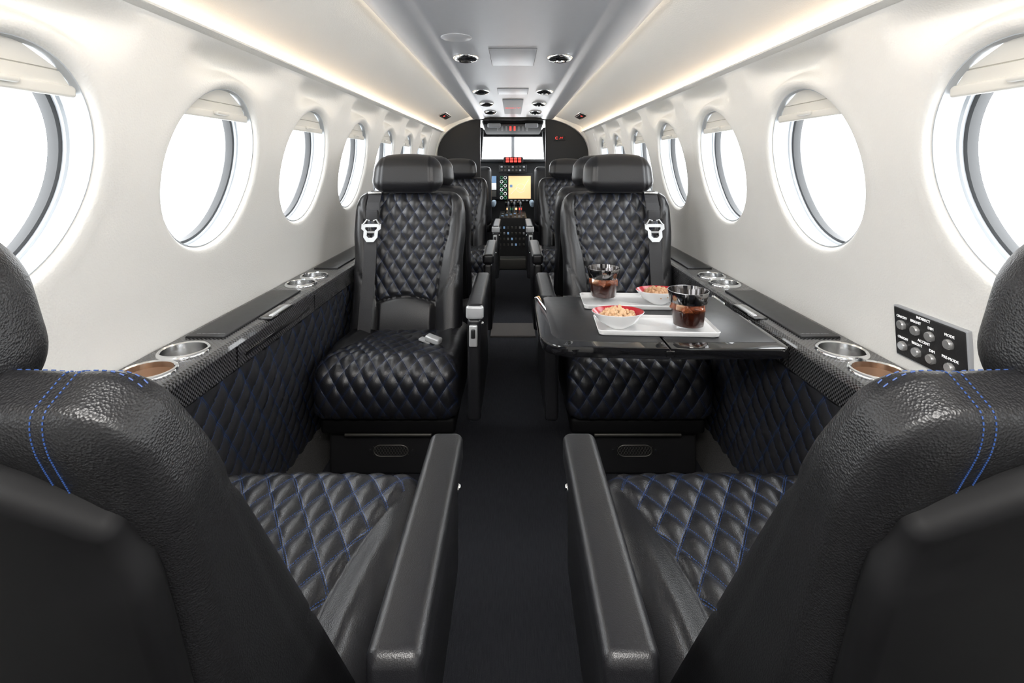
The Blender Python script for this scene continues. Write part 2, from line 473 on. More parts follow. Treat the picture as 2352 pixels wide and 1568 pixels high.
text('sign_lettering','EXIT',.055,(0,3.52,.379+H),(1,0,0),(0,-1,0),'redlight',ex)
for v in ex.children[-1].data.vertices: v.co.y*=2.6
for (sx) in (-1,1):
    sg=empty('lighted_sign',(sx*.50,3.7,.33+H),label='dark oblong passenger sign with a red mark overhead',cat='sign',group='ceiling signs')
    R=Matrix.Rotation(sx*math.radians(24),3,'Y')
    box('sign_housing',(sx*.50,3.7,.341+H),(.06,.30,.012),.005,'satin',sg,rot=R)
    box('sign_face',(sx*.498,3.7,.336+H),(.038,.27,.008),.003,'dark',sg,rot=R)
    box('sign_mark',(sx*.497,3.62,.3325+H),(.014,.03,.006),.002,'redlight',sg,rot=R)
# ------------------------------------------------------------------ side ledges
CUPS=((.905,.046,'copper'),(1.005,.046,'satin'),(1.56,.046,'satin'),(1.665,.044,'satin'))
def ledge(sx):
    e=empty('side_ledge',(sx*.65,1.6,H-.96),label='black carbon-fibre side ledge with chrome cup holders over a quilted lining',cat='ledge',group='side ledges')
    ya,yb=Y0+.01,4.38
    body=extr('ledge_body',[(sx*.7205,-.380),(sx*.60,-.380),(sx*.592,-.384),(sx*.588,-.392),(sx*.586,-.438),(sx*.592,-.446),(sx*.7205,-.446)],ya,yb,'carbon',e,smooth=False)
    cv,cf=join([ (lambda r:(r[0],r[1]+[[i*2 for i in range(48)],[i*2+1 for i in range(48)]]))(lathe_raw([(w*.90,-.060),(w*.90,.05)],(sx*.660,y,-.38+H),48)) for (y,w,l) in CUPS])
    cut=mk('cutter',cv,cf,'carbon',smooth=False)
    md=body.modifiers.new('b','BOOLEAN'); md.operation='DIFFERENCE'; md.solver='EXACT'; md.object=cut
    bpy.context.view_layer.update()
    dg=bpy.context.evaluated_depsgraph_get()
    nm=bpy.data.meshes.new_from_object(body.evaluated_get(dg)); body.modifiers.clear()
    if len(nm.polygons)>10: body.data=nm
    bpy.data.objects.remove(cut)
    for (y0,y1) in ((1.08,1.47),(1.78,2.5),(2.55,3.4),(.25,.80)):
        plate('ledge_lid',min(sx*.622,sx*.708),max(sx*.622,sx*.708),y0,y1,-.3785,.006,'arm',e)
    for yy in (1.065,1.48):
        box('ledge_seam',(sx*.5865,yy,-.414+H),(.003,.002,.045),.0008,'gloss',e)
    box('pocket_slot',(sx*.5855,1.27,-.420+H),(.004,.34,.010),.0015,'gloss',e)
    box('latch_plate',(sx*.600,1.27,-.3805+H),(.034,.12,.008),.003,'gloss',e)
    box('latch_grip',(sx*.593,1.27,-.378+H),(.012,.09,.008),.003,'silver',e)
    for (y,w,lin) in CUPS:
        c=(sx*.660,y,-.38+H)
        h=empty('cup_holder',c,e)
        lathe('holder_rim',[(w*.86,-.006),(w*.87,.004),(w*.93,.0065),(w*.99,.005),(w*1.04,.0015),(w*1.04,-.001)],c,'chrome',h,seg=56)
        lathe('holder_cup',[(w*.76,-.056),(w*.80,-.053),(w*.875,.002)],c,lin,h,seg=56)
        lathe('holder_base',[(0,-.0555),(w*.78,-.0555)],c,lin if lin=='copper' else 'dgrey',h,seg=40)  # dark grey base paints in shade so the cup looks deeper
    yA,yB=.3,4.3; st=.008; ny=int((yB-yA)/st); nz=56
    V=[];Fs=[];UV=[];Q=[]
    for i in range(ny+1):
        y=yA+(yB-yA)*i/ny
        for j in range(nz+1):
            t=j/nz; z=-.444-.434*t; x=.596+.046*t
            u=y;v=z
            x-=.008*pillow(u,v,.066,.082)
            V.append((sx*x,y,z+H)); UV.append((u,v)); Q.append(1.0)
    for i in range(ny):
        for j in range(nz):
            a=i*(nz+1)+j; Fs.append([a,a+1,a+nz+2,a+nz+1])
    mk('quilted_lining',V,Fs,'panel',e,uv=UV,q=Q,sharp=math.radians(80),label='black quilted side lining with blue diamond stitching')
    extr('carpet_kick',[(sx*.640,-.872),(sx*.655,-.872),(sx*.655,-.958),(sx*.590,-.958),(sx*.594,-.95),(sx*.630,-.885)],ya,yb,'kick',e)
ledge(-1); ledge(1)
# ------------------------------------------------------------------ seats
def seat(sg,y0,f,d0,th,L,hz,hd,near=False,arm=(-.01,.42),armb=-.75,detail=.007,belt=False,label='',base=True):
    """sg=-1 left row; f=+1 faces forward, -1 faces aft; y0 front edge of cushion."""
    cx=sg*.372
    e=empty('cabin_seat',(cx,y0-f*.25,0),label=label,cat='seat',group='black leather cabin seats')
    W=lambda x,d,z: Vector((x,y0-f*d,z+H))
    qa,qb=(.048,.074) if near else (.046,.072)
    mt='leatherN' if near else 'leather'
    ax=-sg  # aisle direction
    # cushion
    S=(.432,.46,.185)
    P,N,Fs=rbox_raw(S,.05,detail,5)
    V=[];UV=[];Q=[]
    for p,n in zip(P,N):
        l=p.y+S[1]/2              # 0 at front
        front=max(0,-n.y); top=max(0,n.z)
        vv=-p.y*1.0+(S[2]/2-p.z)
        lc_=max(l,0)
        hw=.105+.095*math.exp(-(lc_/.17)**1.5)+.10*math.exp(-(lc_/.022)**2)
        m=min(hw-abs(p.x),.365-l) if n.y>-.9 else .03
        if not (n.z>.02 or n.y<-.35): m=-.03
        if n.y<-.35: m=min(m,p.z+.078)
        if n.z<-.1 and n.y>-.35: m=-.03
        q=max(0,min(1,.5+m/.03))
        amp=sm(-.002,.012,m)
        d=n*(.006*pillow(p.x,vv,qa,qb)*amp)
        if n.z>.3:
            bo=sm(hw-.002,hw+.05,abs(p.x)); g=math.exp(-((abs(p.x)-hw-.050)/.0035)**2)
            g2=math.exp(-((abs(p.x)-hw)/.004)**2)
            d+=n*(.014*bo*sm(.02,.20,l)-.003*g*sm(.08,.20,l)*sm(.20,.17,abs(p.x))-.003*g2*sm(.03,.08,l))*sm(.3,.9,n.z)
            g3=math.exp(-((l-.37)/.006)**2)*(1 if abs(p.x)<hw else 0); d-=n*.005*g3
        zc=.008*(1-(p.x/.22)**2)*top
        bul=.02*front*(1-(p.z/.09)**2)
        pp=p+d
        X=cx+pp.x; D=l-bul+d.y; Z=-.672+pp.z+zc-.08*max(0,l-.05)
        V.append(W(X,D,Z)); UV.append((p.x+.0,vv)); Q.append(q)
    mk('seat_cushion',V,Fs,mt,e,uv=UV,q=Q,sharp=math.radians(80),label='black leather seat cushion with blue diamond quilting')
    # backrest
    T=.10 
    S=(.398,T,L); P,N,Fs=rbox_raw(S,.030 if near else .040,detail,5)
    V=[];UV=[];Q=[]; bx=cx+(0 if near else sg*.010)
    lean=0 if near else sg*.012
    st,ct=math.sin(th),math.cos(th)
    def thick(z): return 1-.60*sm(.50,1.0,z/L) if near else 1
    def seams(x,z):
        ax_=abs(x); g=0
        s1=.106+.050*sm(.10,.56,z)
        zl=.140+.022*math.cos(min(ax_/.106,1)*pi/2)
        g=max(g,math.exp(-((ax_-s1)/.004)**2))
        if ax_<s1: g=max(g,math.exp(-((z-zl)/.004)**2))
        if ax_>s1:
            zc=.14+(ax_-.105)*1.1+ (ax_-.105)**2*8
            g=max(g,.8*math.exp(-((z-zc)/.006)**2))
            zc=.33+(ax_-.105)*2.2
            g=max(g,.6*math.exp(-((z-zc)/.010)**2))
        return g,s1,zl
    for p,n in zip(P,N):
        z=p.z+L/2; y=p.y+T/2
        g,s1,zl=seams(p.x,z)
        m=min(s1-abs(p.x),z-zl-.008,L-.012-z) if n.y<-.3 else -.03
        q=max(0,min(1,.5+m/.03))
        d=Vector((0,0,0))
        if n.y<-.3:
            k_=sm(.3,.95,-n.y)
            d=n*(.006*pillow(p.x,z,qa,qb)*sm(-.002,.01,m))*k_
            d+=n*(.017*sm(s1,s1+.04,abs(p.x))*(1-.5*z/L)-.006*g)*k_
            if z<zl and abs(p.x)<s1: d+=n*(.016*math.sin(pi*max(0,min(1,z/zl)))**.5)*sm(s1,s1-.02,abs(p.x))
        pp=p+d; yy=(pp.y+T/2)*thick(z)
        fl=1 if near else 1+.045*sm(.29,.40,z)
        xx=pp.x*fl*(1-.05*sm(L-.08,L,z))+lean*z/L
        crown=(.004 if near else .012)*(1-(p.x/.2)**2) if n.z>.3 else 0
        zz=pp.z+L/2+crown
        V.append(W(bx+xx,d0+zz*st+yy*ct,-.64+zz*ct-yy*st)); UV.append((p.x,z)); Q.append(q)
    mk('backrest',V,Fs,'leatherB' if near else mt,e,uv=UV,q=Q,sharp=math.radians(80),label='black leather backrest with quilted centre and smooth side bolsters')
    bvh=BVHTree.FromPolygons(V,Fs)
    # back shell
    S2=(.376,.022,L-.010 if near else L-.045); P,N,F2=rbox_raw(S2,.009,.03,3); VS=[]
    for p in P:
        z=p.z+S2[2]/2; tt=T*thick(z)
        yy=tt+p.y+.006
        xx=p.x*(1-.06*sm(S2[2]-.1,S2[2],z))+lean*z/L
        zz=z-(.05*sm(.12,.188,abs(p.x)) if z>S2[2]-.1 else 0)*sm(S2[2]-.1,S2[2],z)
        VS.append(W(bx+xx,d0+zz*st+yy*ct,-.64+zz*ct-yy*st))
    mk('backrest_shell',VS,F2,'shell',e)
    if near:
        parts=[]
        def loc(x,z,y): return W(bx+x+lean*z/L,d0+z*st+y*ct,-.64+z*ct-y*st)
        def stitch(pts):
            for i in range(0,len(pts)-1,2):
                if pts[i] and pts[i+1] and (pts[i]-pts[i+1]).length<.01: parts.append(tube_raw([pts[i],pts[i+1]],.0004,5))
        for xs in (-.160,-.154,.154,.160):
            path=[]
            for i in range(130):
                t=-.62*pi+1.3*pi*i/129
                c0=loc(xs*.97,L-.035,T*.22); dr=(loc(xs*.97,L-.035+math.cos(t)*.1,T*.22+math.sin(t)*.1)-c0).normalized()
                h=bvh.ray_cast(c0,dr)
                path.append(h[0]+dr*.0002 if h[0] else None)
            stitch(path)
        for yo in (-.030,-.022):
            path=[]
            for i in range(170):
                x=-.19+.38*i/169
                c0=loc(x*.96,L-.04,T*.22); dr=(loc(x*.96,L+.01,T*.22+yo)-c0).normalized()
                h=bvh.ray_cast(c0,dr); path.append(h[0]+dr*.0002 if h[0] else None)
            stitch(path)
        v,ff=join(parts); mk('shoulder_stitching',v,ff,'thread',e,kind='stuff',label='blue double stitching over the seat shoulder')
    # headrest
    S3=(.262 if near else .258,.105,.128 if near else .142); P,N,F3=rbox_raw(S3,.050,.010,8); V=[]
    for p in P:
        b=1-.10*(p.x/.131)**2
        z=p.z*b; y=p.y*(1+.1*(1-(p.x/.131)**2))-.012*(p.x/.131)**2
        sg_=-.004*math.exp(-((abs(p.x)-.092)/.004)**2)
        z*=1+sg_*9; y*=1+sg_*9
        z+=.006*(1-(p.x/.13)**2) if p.z>0 else 0
        V.append(W(bx+sg*.012+p.x*(1-.05*(p.z/.0675)),hd+y+z*st*.4,hz+z))
    mk('headrest',V,F3,'plainN' if near else 'plain',e,sharp=math.radians(80))
    for s2 in (-1,1):
        ln=L*.98
        v,ff=tube_raw([W(bx+s2*.05,d0+(ln-.03)*st+.05*ct*(.5 if near else 1),-.64+(ln-.03)*ct-.05*st),W(bx+s2*.05,hd,hz)],.006)
        mk('headrest_post',v,ff,'dark',e)
    # armrest on the aisle side
    axc=sg*(.100 if near else .110)
    am=empty('armrest',W(axc,(arm[0]+arm[1])/2,-.41),e)
    la=arm[1]-arm[0]; lc=(arm[0]+arm[1])/2
    box('armrest_pad',W(axc,lc,-.4325),(.050,la,.045),.012,'arm',am,k=4,step=.05)
    hb=-.452-armb
    box('armrest_side',W(axc-ax*.002,lc+.0,(-.452+armb)/2),(.040,la-.006,hb),.012,'plain',am,k=3)
    box('armrest_latch',W(axc-ax*.004,arm[0]+.001,-.500),(.024,.014,.062),.004,'silver',am)
    box('latch_button',W(axc-ax*.004,arm[0]-.007,-.492),(.012,.008,.026),.003,'dark',am)
    if not near: box('armrest_cap',W(axc,arm[0]+.008,-.4335),(.0515,.02,.040),.009,'silver',am,k=3)
    lathe('recline_button',[(0,-.004),(.0045,-.004),(.006,-.002),(.006,.004)] if ax<0 else [(0,.004),(.0045,.004),(.006,.002),(.006,-.004)],W(axc+ax*.0195,arm[0]+.035,-.475),'chrome',am,axis='x',seg=20)
    if base:
        b=empty('seat_base',W(cx-.02*sg,.25,-.96),e)
        box('base_frame',W(cx,.235,-.785),(.40,.40,.05),.012,'shell',b)
        box('base_pedestal',W(cx+sg*.035,.25,-.880),(.31,.34,.15),.01,'dark',b,k=3)
        box('base_rail',W(cx,.045,-.812),(.26,.014,.008),.003,'dgrey',b)
        gx=cx+sg*.0; parts=[]
        oval=[]
        for i in range(40):
            t=2*pi*i/40; oval.append(W(gx+.030*(1 if math.cos(t)>0 else -1)+.022*math.cos(t),.077,-.880+.017*math.sin(t)))
        parts.append(tube_raw(oval,.0016,6,True))
        for i in range(-5,6):
            for j in (-1,1):
                parts.append(tube_raw([W(gx+i*.009-.008*j,.078,-.893),W(gx+i*.009+.008*j,.078,-.867)],.0006,4))
        v,ff=join(parts); mk('base_grille',v,ff,'dgrey',b)
        for s2 in (-1,1):
            lathe('base_screw',[(0,-.002),(.003,-.002),(.004,.001)],W(gx+s2*.065,.079,-.880),'satin',b,axis='y',seg=12)
    if belt:
        bl=empty('seat_belt',W(bx+sg*.14,d0,-.3),e)
        def bp(x,z,o=-.012):
            return W(x,d0+z*st+o*ct,-.64+z*ct-o*st)
        def strap(name,pts,w,th_=.0016):
            V=[];Fs=[]
            for (x,z,o) in pts:
                for (dx,do) in ((-w/2,0),(w/2,0),(w/2,-th_*1.5),(-w/2,-th_*1.5)): V.append(bp(x+dx,z,o+do))
            for i in range(len(pts)-1):
                for j in range(4): a=i*4;Fs.append([a+j,a+(j+1)%4,a+4+(j+1)%4,a+4+j])
            Fs.append([0,1,2,3]); n=len(V); Fs.append([n-4,n-3,n-2,n-1])
            mk(name,V,Fs,'belt',bl,smooth=False)
        xb=bx+sg*.137
        strap('shoulder_strap',[(xb,L+.005,.02),(xb,L-.01,-.012),(xb,L-.05,-.028),(xb,L-.115,-.030)],.048)
        strap('lap_strap',[(xb,L-.18,-.029),(xb-sg*.004,.25,-.031),(xb-sg*.003,.12,-.036),(xb-sg*.002,.0,-.036),(xb,-.02,-.036)],.045)
        v,ff=rawbox(bp(xb,L-.012,-.018),(.052,.012,.010),.003); mk('strap_guide',v,ff,'satin',bl)
        v,ff=rawbox(bp(xb,L-.10,-.036),(.044,.012,.04),.004,k=2); mk('webbing_fold',v,ff,'belt',bl)
        zc=L-.155
        def P2(x,z,o=-.038): return bp(xb+x*1.08,zc+z*1.15,o)
        parts=[]
        outer=[(-.033,.020),(.033,.020),(.033,.004),(.024,-.002),(.024,-.022),(.012,-.037),(-.012,-.037),(-.024,-.022),(-.024,-.002),(-.033,.004)]
        inner=[(-.020,.010),(.020,.010),(.020,.004),(.013,-.002),(.013,-.018),(.006,-.024),(-.006,-.024),(-.013,-.018),(-.013,-.002),(-.020,.004)]
        n=len(outer);V=[P2(x,z) for x,z in outer]+[P2(x,z) for x,z in inner]+[P2(x,z,-.033) for x,z in outer]+[P2(x,z,-.033) for x,z in inner]
        Fq=[]
        for i in range(n):
            j=(i+1)%n
            Fq+= [[i,j,n+j,n+i],[2*n+i,2*n+j,3*n+j,3*n+i],[i,j,2*n+j,2*n+i],[n+i,n+j,3*n+j,3*n+i]]
        parts.append((V,Fq))
        parts.append(rawbox(P2(0,-.006,-.036),(.03,.004,.007),.001))
        for s2 in (-1,1):
            parts.append(tube_raw([P2(s2*.028,.018),P2(s2*.016,.034),P2(s2*.006,.030)],.003,6))
        v,ff=join(parts); mk('belt_buckle',v,ff,'silver',bl,smooth=False,label='polished metal harness buckle')
        if sg<0:
            R=Matrix.Rotation(math.radians(-20),3,'Z')@Matrix.Rotation(math.radians(12),3,'Y')
            v,ff=join([rawbox(W(cx+.118,.15,-.566),(.052,.030,.020),.006,rot=R,k=2),rawbox(W(cx+.092,.16,-.573),(.042,.024,.007),.002,rot=R)])
            mk('lap_buckle',v,ff,'silver',bl)
            v,ff=rawbox(W(cx+.05,.21,-.584),(.06,.10,.004),.0015,rot=Matrix.Rotation(math.radians(30),3,'Z')); mk('lap_webbing',v,ff,'belt',bl)
    return e
for sg in (-1,1):
    seat(sg,.95,1,.36,math.radians(31.6),.633,-.082,.715,near=True,arm=(.185,.535),armb=-.62,detail=.0045,label='reclined black leather seat with quilted cushion and padded armrest')
    seat(sg,1.45,-1,.31,math.radians(15.5),.55,-.046,.445,detail=.0045,belt=True,
         label='black leather quilted club seat with harness buckle'+(' behind the open table' if sg>0 else ' beside the aisle'))
    seat(sg,2.64,1,.31,math.radians(12),.55,-.046,.425,detail=.009,label='black leather seat back to back with the club seat',base=True)
    seat(sg,3.22,-1,.31,math.radians(15.5),.55,-.050,.445,detail=.007,label='black leather quilted seat next to the cockpit bulkhead')
# ------------------------------------------------------------------ table
TZ=-.380
tb=empty('folding_table',(.32,1.23,TZ-.022+H),label='open black folding table with leather inlay and high-gloss edge',cat='table')
def rpoly(cs,seg=10):
    out=[];n=len(cs)
    for i,(x,y,r) in enumerate(cs):
        p=Vector((x,y));a=Vector(cs[i-1][:2])-p;b=Vector(cs[(i+1)%n][:2])-p
        a.normalize();b.normalize()
        if r<=0: out.append((x,y)); continue
        p0=p+a*r;p1=p+b*r
        for k in range(seg+1):
            t=k/seg; q=p0*(1-t)**2+p*2*t*(1-t)+p1*t*t; out.append((q.x,q.y))
    return out
def slab(name,outline,z0,z1,bev,mat,parent):
    n=len(outline); c=Vector((sum(x for x,y in outline)/n,sum(y for x,y in outline)/n))
    def ins(d):
        o=[]
        for i in range(n):
            a=Vector(outline[i-1]);b=Vector(outline[i]);cc=Vector(outline[(i+1)%n])
            t=(cc-a); 
            if t.length<1e-9: t=Vector((1,0))
            t.normalize(); nn=Vector((-t.y,t.x)); 
            if nn.dot(c-b)<0: nn=-nn
            o.append(b+nn*d)
        return o
    lv=[(bev,z0),(bev*.3,z0+bev*.3),(0,z0+bev),(0,z1-bev),(bev*.3,z1-bev*.3),(bev,z1)]
    V=[];Fs=[]
    for d,z in lv:
        for p in ins(d): V.append((p.x,p.y,z+H))
    for k in range(len(lv)-1):
        for i in range(n):
            j=(i+1)%n; Fs.append([k*n+i,k*n+j,(k+1)*n+j,(k+1)*n+i])
    Fs.append(list(range(n))); Fs.append([(len(lv)-1)*n+i for i in range(n)])
    return mk(name,V,Fs,mat,parent)
slab('table_leaf',rpoly([(.058,1.43,.03),(.321,1.43,0),(.321,1.022,0),(.058,1.035,.075)]),TZ-.024,TZ,.005,'gloss',tb)
slab('table_leaf',rpoly([(.323,1.43,0),(.578,1.43,0),(.570,1.022,.02),(.323,1.022,0)]),TZ-.024,TZ,.005,'gloss',tb)
slab('leather_inlay',rpoly([(.085,1.41,.02),(.318,1.41,0),(.318,1.055,0),(.085,1.065,.05)]),TZ-.003,TZ+.0008,.0006,'arm',tb)
slab('leather_inlay',rpoly([(.326,1.41,0),(.565,1.41,0),(.556,1.055,0),(.326,1.055,0)]),TZ-.003,TZ+.0008,.0006,'arm',tb)
box('table_hinge',(.322,1.026,TZ-.012+H),(.018,.012,.014),.002,'gloss',tb)
box('table_arm',(.573,1.25,TZ-.030+H),(.022,.20,.02),.004,'satin',tb)
TT=TZ+.0008
def tray(c,s,rot,label):
    R=Matrix.Rotation(rot,3,'Z')
    ol=rpoly([(-s[0]/2,-s[1]/2,.012),(s[0]/2,-s[1]/2,.012),(s[0]/2,s[1]/2,.012),(-s[0]/2,s[1]/2,.012)],6)
    n=len(ol); V=[];Fs=[]
    lv=[(.93,0),(.97,.002),(1.0,.011),(.985,.012),(.955,.0055),(.93,.005)]
    for k,z in lv:
        for x,y in ol:
            p=R@Vector((x*(1-(1-k)*.7),y*k,z)); V.append((c[0]+p.x,c[1]+p.y,TT+z+H))
    for k in range(len(lv)-1):
        for i in range(n):
            j=(i+1)%n; Fs.append([k*n+i,k*n+j,(k+1)*n+j,(k+1)*n+i])
    Fs.append(list(range(n)));Fs.append([(len(lv)-1)*n+i for i in range(n)])
    return mk('serving_plate',V,Fs,'white',label=label,cat='plate',group='white serving plates')
tray((.302,1.345),(.235,.125),-.04,'rectangular white porcelain plate holding a drink and nuts')
tray((.322,1.145),(.265,.120),-.06,'rectangular white porcelain plate holding a drink and cashews')
PT=TT+.0055
def drink(x,y,lab):
    g=empty('drinking_glass',(x,y,PT+H),label='clear tumbler with a silver band '+lab,cat='glass',group='tumblers')
    c=(x,y,PT+H)
    lathe('glass_body',[(0,.0005),(.033,.0005),(.0345,.003),(.0395,.055),(.0430,.085),(.0440,.086),(.0430,.0845),(.0380,.054),(.0330,.010),(0,.010)],c,'glass',g,seg=48)
    lathe('metal_band',[(.0403,.061),(.0448,.0862),(.0446,.0868),(.0433,.0868),(.0392,.062)],c,'band',g,seg=48)
    lathe('cola_drink',[(0,.0105),(.0326,.0105),(.0362,.042),(.0362,.044),(.0,.044)],c,'cola',seg=40,label='dark cola inside the tumbler',cat='drink',group='cola drinks')
    for i in range(13):
        a=2*pi*i/9+random.random()*.3; r=.0275 if i<9 else .012
        R=Matrix.Rotation(random.random()*3,3,'X')@Matrix.Rotation(random.random()*3,3,'Z')
        box('ice_cube',(x+r*math.cos(a),y+r*math.sin(a),PT+.048+.007*(i%2)+H),(.017,.020,.017),.003,('cola2','ice','cola2','cola2')[i%4],rot=R,label='melting ice cube stained amber by cola',cat='ice cube',group='ice cubes')
drink(.247,1.365,'beside the bowl of nuts'); drink(.394,1.125,'beside the bowl of cashews')
def bowl(x,y,kind,lab):
    def warp(t,r,z): return 1+.15*math.cos(2*t)*(z/.036)+.02*math.cos(4*t)*(z/.036)
    b=empty('snack_bowl',(x,y,PT+H),label='small white bowl with red glazed inside, '+lab,cat='bowl',group='snack bowls')
    c=(x,y,PT+H)
    lathe('bowl_shell',[(0,.0),(.018,.0),(.022,.003),(.040,.016),(.0505,.036),(.0495,.0366)],c,'white',b,seg=48,warp=warp)
    lathe('bowl_lining',[(.0498,.0366),(.0475,.034),(.036,.016),(.018,.006),(0,.005)],c,'red',b,seg=48,warp=warp)
    parts=[]
    for i in range(80):
        a=random.random()*2*pi; r=math.sqrt(random.random())*.036; s=random.uniform(.0045,.007)
        z=.026+(.036-r)*.5*random.uniform(.5,1.1)
        R=Matrix.Rotation(random.random()*6,3,'Z')@Matrix.Rotation(random.random()*3,3,'X')
        v,ff=lathe_raw([(0,-1.5*s),(s*.6,-1.1*s),(s*.8,-.3*s),(s*.62,.2*s),(s*.75,.8*s),(s*.5,1.3*s),(0,1.5*s)],(0,0,0),8)
        parts.append(([R@p+Vector((x+r*math.cos(a),y+r*math.sin(a),PT+z+H)) for p in v],ff))
    v,ff=join(parts); mk('snack_mix',v,ff,kind,label='heap of roasted '+lab.split()[-1]+' in the bowl',cat='food',kind='stuff')
bowl(.385,1.325,'nut','heaped with nuts'); bowl(.238,1.135,'nut2','heaped with cashews')
# ------------------------------------------------------------------ switch panel on right wall
sp=empty('switch_panel',(.71,.86,-.35+H),label='black carbon switch panel with eight round metal buttons',cat='switch panel')
lean_=Vector((-.06,0,1)).normalized()
def onp(a,b,off=0):
    y=.934-a*.147; z=-.355+b*.087
    return Vector((.7165-off*1.0-(z+.31)*.06,y,z+H))
P=[onp(0,0,.0),onp(1,0,.0),onp(1,1,.0),onp(0,1,.0)]
c=(P[0]+P[2])/2
box('panel_frame',c+Vector((.004,0,0)),(.012,.153,.093),.002,'grey',sp,rot=Matrix.Rotation(-.06,3,'Y'))
box('panel_face',c,(.008,.147,.087),.0015,'dark',sp,rot=Matrix.Rotation(-.06,3,'Y'))
for b in (.66,.22):
    for a in (.13,.34,.55,.80):
        p=onp(a,b,.0045)
        lathe('round_button',[(0,-.006),(.0068,-.006),(.0084,-.004),(.0088,.001)],p,'button',sp,axis='x',seg=28)
labs=[('ON/OFF',.13,.825),('INDIRECT',.46,.945),('BRIGHT',.345,.835),('DIM',.56,.82),('MODE',.81,.825),('ON/OFF',.13,.385),('ACCENT',.45,.485),('BRIGHT',.345,.385),('DIM',.56,.38),('PRE-MODE',.80,.385)]
for s,a,b in labs:
    text('button_lettering',s,.0066,onp(a,b,.0045),(0,-1,0),lean_,'whitelight',sp)
for sx in (-1,1):
    t=empty('placard',(sx*.66,1.1,-.375+H),label='tiny engraved placard lettering on the ledge lid',cat='placard',group='placards')
    text('placard_lettering','LIFE VEST STOWED BELOW',.005,(sx*.66,1.095,-.3752+H),(1,0,0),(0,1,0),'grey',t,ext=.0001)
box('floor_mat',(0,2.85,-.956+H),(.25,.22,.012),.004,'gcarpet',label='grey woven carpet strip across the aisle floor',cat='mat')
# ------------------------------------------------------------------ bulkhead sign
bs=empty('warning_sign',(.41,4.39,.2+H),label='small sign with two glowing red symbols on the black bulkhead',cat='sign')
box('sign_plate',(.41,4.392,.21+H),(.10,.012,.045),.003,'dark',bs)
pa=[tube_raw([(.385+.012*math.cos(t),4.384,.21+H+.010*math.sin(t)) for t in [pi*.3+i*pi*1.4/10 for i in range(11)]],.0022,5),
    tube_raw([(.41,4.384,.20+H),(.42,4.384,.218+H),(.432,4.384,.205+H),(.438,4.384,.22+H)],.0022,5)]
v,ff=join(pa); mk('sign_symbol',v,ff,'redlight',bs)
# ------------------------------------------------------------------ cockpit
ck=empty('instrument_panel',(0,5.3,0),label='dark cockpit instrument panel with lit displays and round gauges',cat='instrument panel')
box('panel_board',(0,5.36,-.20+H),(1.15,.08,.42),.02,'dark',ck)
box('glareshield',(0,5.30,.012+H),(1.15,.28,.035),.015,'dark',ck)
def pxp(x,y,Y): return Vector(((x-1178)/F*Y,Y,(372-y)/F*Y+H))
def screen(name,x0,y0,x1,y1,Y,mat,parent,th=.01,r=.002,**k):
    a=pxp(x0,y0,Y);b=pxp(x1,y1,Y); c=(a+b)/2
    return box(name,c,(abs(b.x-a.x),th,abs(b.z-a.z)),r,mat,parent,**k)
screen('display_bezel',1164,398,1223,462,5.31,'dark',ck,.02)
screen('map_display',1168,404,1219,456,5.297,'amber',ck,label='glowing amber moving map display')
for i in range(5):
    x=1172+i*9
    screen('bezel_key',x,459,x+5,462,5.297,'grey',ck)
v,ff=join([tube_raw([pxp(1174,445,5.29),pxp(1188,430,5.29),pxp(1200,436,5.29),pxp(1214,412,5.29)],.0015,5),tube_raw([pxp(1196+10*math.cos(t),432+10*math.sin(t),5.29) for t in [i*2*pi/20 for i in range(20)]],.001,5,True)])
mk('map_route',v,ff,'whitelight',ck)
screen('map_mark',1171,424,1177,430,5.289,'bluelight',ck,.006)
for r in range(6):
    for cix in range(2):
        c=pxp(1152+cix*8.5,408+r*9.2,5.305)
        lathe('round_gauge',[(.012,-.004),(.0145,-.008),(.0170,-.004),(.0170,.006)],c,'whitelight' if (r+cix)%2 else 'greenlight',ck,axis='y',seg=20)
screen('flight_display',1126,404,1140,420,5.3,'bluelight',ck)
screen('flight_display',1126,420,1140,436,5.3,'whitelight',ck)
screen('flight_display',1127,438,1140,452,5.3,'dgrey',ck)
screen('radio_panel',1146,378,1210,396,5.2,'dark',ck,.04,.004)
for i in range(7):
    for j in range(2):
        screen('radio_key',1150+i*8.5,381+j*8,1154.5+i*8.5,385+j*8,5.176,'dgrey' if (i+j)%3 else 'grey',ck,.008)
screen('annunciator',1156,360,1202,376,5.16,'shell',ck,.08,.02)
for i in range(4):
    for j in range(2): screen('warning_light',1162+i*9.3,362+j*6,1169+i*9.3,366.5+j*6,5.116,'redlight',ck,.006)
pd=empty('control_pedestal',(0,4.95,0),label='cockpit centre pedestal with throttle levers and rows of switches',cat='control console')
extr('pedestal_body',[(-.15,-.958),(.15,-.958),(.15,-.60),(.13,-.52),(-.13,-.52),(-.15,-.60)],4.65,5.31,'dark',pd)
for i in range(6):
    for j in range(5):
        mtn=['dgrey','grey','dark','dgrey','grey','bluelight','dark','dgrey'][(i*3+j*5)%8]
        box('console_key',(-.10+i*.04,4.70+j*.07,-.515+H),(.022,.022,.014),.003,mtn,pd)
for i in range(7):
    for j in range(4):
        screen('front_switch',1147+i*9,520+j*13,1151+i*9,525+j*13,4.648,['grey','dgrey','bluelight','dgrey','dgrey'][(i*2+j*3)%5],pd,.01)
screen('trim_gauge',1160,474,1200,486,5.28,'dgrey',pd,.012)
for i in range(4): screen('gauge_light',1162+i*10,477,1168+i*10,482,5.272,['amber','greenlight','amber','redlight'][i],pd,.008)
for i in range(6):
    screen('fuel_gauge',1150+i*10,490,1156+i*10,497,5.25,['redlight','greenlight','grey','dgrey','greenlight','grey'][i],pd,.012)
